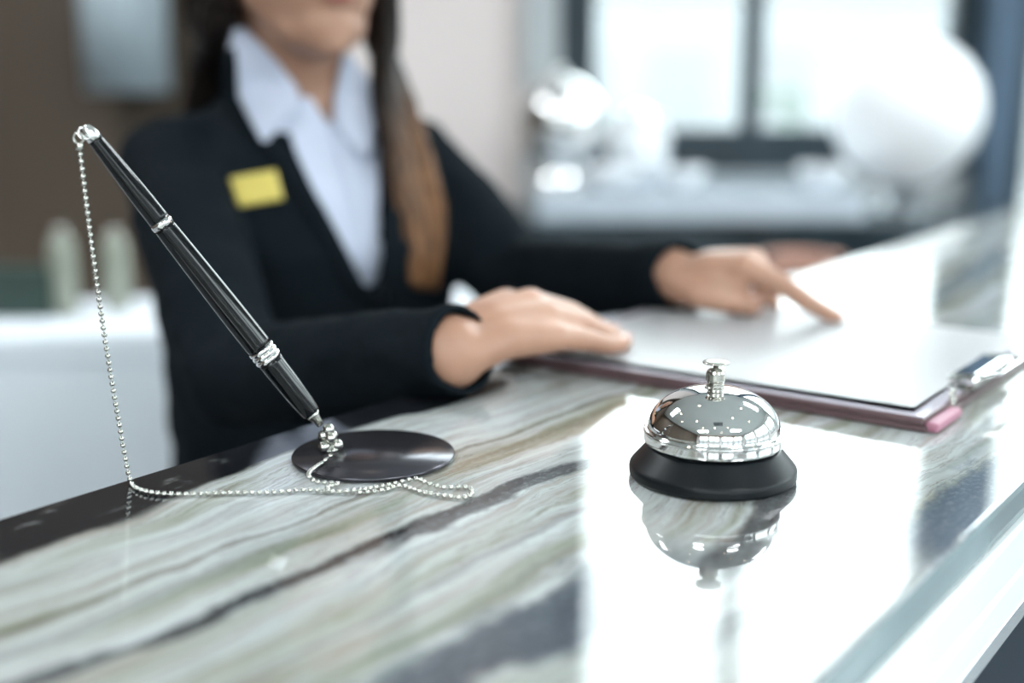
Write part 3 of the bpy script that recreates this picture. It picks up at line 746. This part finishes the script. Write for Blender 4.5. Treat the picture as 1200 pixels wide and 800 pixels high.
# face details
bm = bmesh.new()
ell(bm, hp(0, .0850, -.0520), (.0185, .0085, .0035), RH_, 16); ell(bm, hp(0, .0845, -.0585), (.0155, .0090, .0045), RH_, 16)
child('lips', bm, M['lips'])
for s_ in (-1, 1):
    bm = bmesh.new(); ell(bm, hp(s_ * .031, .066, .006), (.013, .011, .0075), RH_, 16); eo = child('eye', bm, M['eye'])
    bm = bmesh.new(); ell(bm, hp(s_ * .031, .0765, .005), (.0055, .003, .0055), RH_, 14); child('iris', bm, M['iris'], eo)
    bm = bmesh.new(); tube(bm, [hp(s_ * .015, .078, .026), hp(s_ * .032, .074, .031), hp(s_ * .050, .060, .027)], [.002, .003, .0015], 8); child('eyebrow', bm, M['hair'])
for a, b_, r_ in NAILS:
    d = (b_ - a).normalized(); up = (Vector((0, 0, 1)) - d * d.z).normalized(); sd = d.cross(up)
    bm = bmesh.new(); q = Matrix.Translation(b_ + up * r_ * .78 + d * r_ * .15) @ Matrix((( *(sd),), ( *(d),), ( *(up),))).transposed().to_4x4()
    bmesh.ops.create_uvsphere(bm, u_segments=14, v_segments=8, radius=1, matrix=q @ Matrix.Diagonal((r_ * .62, r_ * .85, r_ * .22, 1))); child('fingernail', bm, M['nail'])

# trousers and shoes
bm = bmesh.new()
loft(bm, [(-.53, .17, .11, 0, 0), (-.42, .172, .118, 0, 0), (-.28, .15, .105, 0, 0)])
for s_ in (-1, 1): limb(bm, [tf(s_ * .085, 0, -.48), tf(s_ * .09, .01, -.66), tf(s_ * .09, .01, -.80), tf(s_ * .09, -.005, -.96)], [.088, .072, .062, .058], 20)
child('trousers', remesh(bm, .008, 3), M['navy'])
for s_ in (-1, 1):
    bm = bmesh.new(); limb(bm, [tf(s_ * .09, -.03, -1.008), tf(s_ * .10, .09, -1.015), tf(s_ * .105, .155, -1.020)], [.040, .036, .030], 14)
    me = remesh(bm, .005, 3); child('shoe', me, M['lacquer'])

# shirt: torso volume a little bigger than the body, with a stand at the neck
bm = bmesh.new()
loft(bm, [(-.34, .16, .105, 0, 0), (-.18, .132, .092, 0, 0), (-.05, .142, .108, .010, 0), (.04, .150, .120, .012, 0), (.10, .145, .100, .006, 0), (.145, .110, .070, .004, 0), (.185, .066, .060, .004, 0)])
sh_me = remesh(bm, .005, 4)
def proj(p):
    q = Vector(p) - Vector((0, 0, CAMZ)); cy = q.y * math.cos(PITCH) - q.z * math.sin(PITCH); cz = q.y * math.sin(PITCH) + q.z * math.cos(PITCH)
    return 600 + F * q.x / cy, 400 - F * cz / cy
def inside(pt, poly):
    x_, y_ = pt; r_ = False; j = len(poly) - 1
    for i in range(len(poly)):
        if (poly[i][1] > y_) != (poly[j][1] > y_) and x_ < (poly[j][0] - poly[i][0]) * (y_ - poly[i][1]) / (poly[j][1] - poly[i][1]) + poly[i][0]: r_ = not r_
        j = i
    return r_
def cut(me, fn):
    b_ = bmesh.new(); b_.from_mesh(me); dl = [f for f in b_.faces if fn(f.calc_center_median(), f.normal)]
    bmesh.ops.delete(b_, geom=dl, context='FACES')
    bd = [(v_, [e_.other_vert(v_) for e_ in v_.link_edges if e_.is_boundary]) for v_ in b_.verts if any(e_.is_boundary for e_ in v_.link_edges)]
    for _ in range(14):          # even out the cut edge
        new = [v_.co * .5 + sum((q.co for q in nb_), Vector()) / len(nb_) * .5 for v_, nb_ in bd]
        for (v_, nb_), c_ in zip(bd, new): v_.co = c_
    b_.to_mesh(me); b_.free()
def frame_a(p):
    q = Vector(p) - T; return q.dot(lt), q.dot(fw), q.z
SKINV = [(300, 20), (352, 95), (396, 162), (408, 70), (400, 20)]
cut(sh_me, lambda c, n: inside(proj(c), SKINV) and frame_a(c)[1] > 0.01)
shirt = child('shirt', sh_me, M['shirt'])

# blazer
bm = bmesh.new()
loft(bm, [(-.42, .190, .130, 0, 0), (-.32, .178, .122, 0, 0), (-.20, .148, .106, 0, 0), (-.10, .150, .112, .008, 0), (-.02, .160, .125, .014, 0), (.04, .166, .132, .014, 0), (.09, .165, .112, .006, 0), (.13, .145, .088, 0, 0), (.160, .105, .068, -.004, 0), (.190, .068, .056, -.012, 0)], 48)
limb(bm, [tf(-.09, -.005, .125), SHR, SHR.lerp(ELR, .35), SHR.lerp(ELR, .75), ELR, ELR.lerp(WRR, .4), ELR.lerp(WRR, 1.02)], [.048, .050, .050, .045, .044, .038, .0295], 24)
limb(bm, [tf(.09, -.005, .120), SHL, SHL.lerp(ELL, .35), SHL.lerp(ELL, .75), ELL, ELL.lerp(WRL, .4), ELL.lerp(WRL, 1.02)], [.048, .050, .052, .050, .048, .040, .0305], 24)
bl_me = remesh(bm, .004, 6, .6)
# folds in the cloth
nrm = [v_.normal.copy() for v_ in bl_me.vertices]
for v_, vn in zip(bl_me.vertices, nrm):
    p = v_.co; n1 = noise.noise(Vector((p.x * 16, p.y * 16, p.z * 26))); n2 = noise.noise(Vector((p.x * 38, p.y * 38, p.z * 60)))
    a_, b__, z_ = frame_a(p)
    arm = 1.0 if (abs(a_) > .12 or b__ > .16) else .35
    v_.co = p + vn * (.0042 * n1 + .0018 * n2) * arm
VOP = [(268, 20), (275, 95), (302, 128), (334, 134), (346, 178), (376, 238), (424, 334), (438, 345), (447, 330), (446, 240), (444, 150), (440, 95), (420, 20)]
cut(bl_me, lambda c, n: (inside(proj(c), VOP) and frame_a(c)[1] > 0.012 and abs(frame_a(c)[0]) < .16 and frame_a(c)[2] > -.02 and (Vector(c) - T).dot(fw) < .2))
for w_, e_, k in ((WRR, ELR, .99), (WRL, ELL, .99)):
    d = (w_ - e_).normalized(); pl_ = e_.lerp(w_, k + .06)
    cut(bl_me, lambda c, n: (Vector(c) - pl_).dot(d) > 0 and (Vector(c) - pl_).length < .06)
blazer = child('blazer', bl_me, M['navy'])
so = blazer.modifiers.new('cloth', 'SOLIDIFY'); so.thickness = .003; so.offset = -1

# pieces laid on the cloth: outline given where the photo shows it, found on the garment itself
def bvh(*mes):
    vs, fs = [], []
    for m in mes:
        o_ = len(vs); vs += [v_.co.copy() for v_ in m.vertices]; fs += [tuple(i + o_ for i in p.vertices) for p in m.polygons]
    return BVHTree.FromPolygons(vs, fs)
TB, TS, TJ = bvh(bl_me, sh_me, body_me), bvh(sh_me, body_me), bvh(bl_me)
def patch(poly, tree, lift, thick, n=14, fall=1.2):
    """poly: quad strip as two outlines (left, right) of equal length"""
    L, R = poly; rows = []
    def lerp2(A, t):
        k = t * (len(A) - 1); i = min(int(k), len(A) - 2); f = k - i
        return (A[i][0] * (1 - f) + A[i + 1][0] * f, A[i][1] * (1 - f) + A[i + 1][1] * f)
    bm_ = bmesh.new(); g = []; last = fall
    for i in range(n + 1):
        a, c = lerp2(L, i / n), lerp2(R, i / n); row = []
        for j in range(7):
            u, v_ = a[0] + (c[0] - a[0]) * j / 6, a[1] + (c[1] - a[1]) * j / 6
            d = ray(u, v_).normalized(); h = tree.ray_cast(Vector((0, 0, CAMZ)), d)
            dist = h[3] if h[0] is not None and h[3] < 1.5 else last
            last = dist; row.append([d, dist])
        g.append(row)
    for _ in range(6):          # relax depths
        for i in range(n + 1):
            for j in range(7):
                nb = [g[a][b_][1] for a, b_ in ((i - 1, j), (i + 1, j), (i, j - 1), (i, j + 1)) if 0 <= a <= n and 0 <= b_ < 7]
                g[i][j][1] = .4 * g[i][j][1] + .6 * sum(nb) / len(nb)
    V = [[bm_.verts.new(Vector((0, 0, CAMZ)) + d * (t - lift)) for d, t in row] for row in g]
    for i in range(n):
        for j in range(6): bm_.faces.new((V[i][j], V[i][j + 1], V[i + 1][j + 1], V[i + 1][j]))
    bmesh.ops.recalc_face_normals(bm_, faces=bm_.faces[:])
    bmesh.ops.solidify(bm_, geom=bm_.faces[:], thickness=thick)
    return bm_
child('lapel', patch(([(262, 60), (258, 110), (284, 150), (328, 192), (360, 248), (412, 338), (436, 352)], [(272, 55), (280, 105), (316, 175), (344, 205), (376, 240), (424, 332), (440, 342)]), TB, .006, .004, 24), M['navy'], blazer)
child('lapel', patch(([(445, 122), (447, 150), (449, 210), (449, 270), (448, 325), (440, 345)], [(455, 120), (466, 150), (476, 200), (470, 260), (458, 320), (444, 350)]), TB, .006, .004, 24), M['navy'], blazer)
child('collar', patch(([(274, 33), (264, 70), (270, 95), (290, 135), (308, 168)], [(286, 32), (325, 72), (350, 105), (346, 128), (314, 164)]), TS, .012, .003, 20), M['shirt'], shirt)
child('collar', patch(([(402, 64), (392, 110), (391, 145), (404, 165), (424, 184)], [(412, 66), (432, 92), (441, 118), (439, 150), (430, 184)]), TS, .012, .003, 20), M['shirt'], shirt)
child('placket', patch(([(384, 145), (398, 190), (415, 250), (428, 320)], [(398, 145), (412, 190), (427, 250), (437, 320)]), TS, .003, .0015, 20), M['shirt'], shirt)
nb = child('name_badge', patch(([(269, 209), (279, 243)], [(323, 199), (332, 234)]), TJ, .006, .003, 6), M['gold'], blazer)
nb['label'] = 'small yellow gold name badge'
# blazer buttons
h = TJ.ray_cast(Vector((0, 0, CAMZ)), ray(442, 350).normalized())
if h[0] is not None:
    bm = bmesh.new(); lathe(bm, [(0, 0), (.009, 0), (.0095, .002), (.007, .0035), (0, .003)], 20, Matrix.Translation(h[0] - ray(442, 350).normalized() * .004) @ h[1].to_track_quat('Z', 'Y').to_matrix().to_4x4()); child('button', bm, M['blackmetal'], blazer)

# hair: crown shell and long locks
bm = bmesh.new()
ell(bm, hp(0, -.036, .042), (.086, .096, .098), RH_, 28)
ell(bm, hp(0, -.060, -.02), (.074, .050, .10), RH_, 24)
def lock(pts, r0, r1, n=1, jit=.006):
    for k in range(n):
        jj = Vector((random.uniform(-jit, jit), random.uniform(-jit, jit), random.uniform(-jit, jit) * .3))
        P_ = catmull([Vector(p) + jj * (i > 0) for i, p in enumerate(pts)], 5); m = len(P_)
        tube(bm, P_, [r0 + (r1 - r0) * i / (m - 1) for i in range(m)], 10, .8)
for s_ in (-1, 1):             # curtains framing the face
    for k in range(7):
        f_ = k / 6
        lock([hp(s_ * .02, .02 - f_ * .06, .135), hp(s_ * .068, .045 - f_ * .07, .085), hp(s_ * .082, .022 - f_ * .065, .01), hp(s_ * .082, .008 - f_ * .06, -.065)], .012, .013, 2)
# left side of the picture: falls behind the shoulder
for k in range(12):
    f_ = k / 11
    lock([hp(-.074, .0 - f_ * .06, 0), hp(-.080, -.01 - f_ * .055, -.08), tf(-.080 + f_ * .07, -.040 - .03 * f_, .215), tf(-.080 + f_ * .08, -.100, .10), tf(-.085 + f_ * .09, -.13, -.05)], .015, .006, 2)
# right side: falls forward over the shoulder and chest
for k in range(16):
    f_ = k / 15
    q = [hp(.084, .015 - f_ * .07, 0), hp(.088 + .006 * f_, .01 - f_ * .05, -.075)]
    en = random.uniform(-22, 18)
    for (u0, u1, v_, y0, y1) in ((447, 468, 100, 1.235, 1.27), (454, 490, 165, 1.21, 1.25), (462, 508, 220, 1.195, 1.24), (474, 515, 275, 1.19, 1.225), (484, 508, 325 + en, 1.185, 1.21)):
        q.append(aty(u0 + (u1 - u0) * f_, v_, y0 + (y1 - y0) * f_))
    lock(q, .0145, .0055, 2, .004)
hair_me = remesh(bm, .0035, 2, .4)
# strand relief
nrm = [v_.normal.copy() for v_ in hair_me.vertices]
for v_, vn in zip(hair_me.vertices, nrm):
    p = v_.co; v_.co = p + vn * .0022 * noise.noise(Vector((p.x * 150, p.y * 150, p.z * 8)))
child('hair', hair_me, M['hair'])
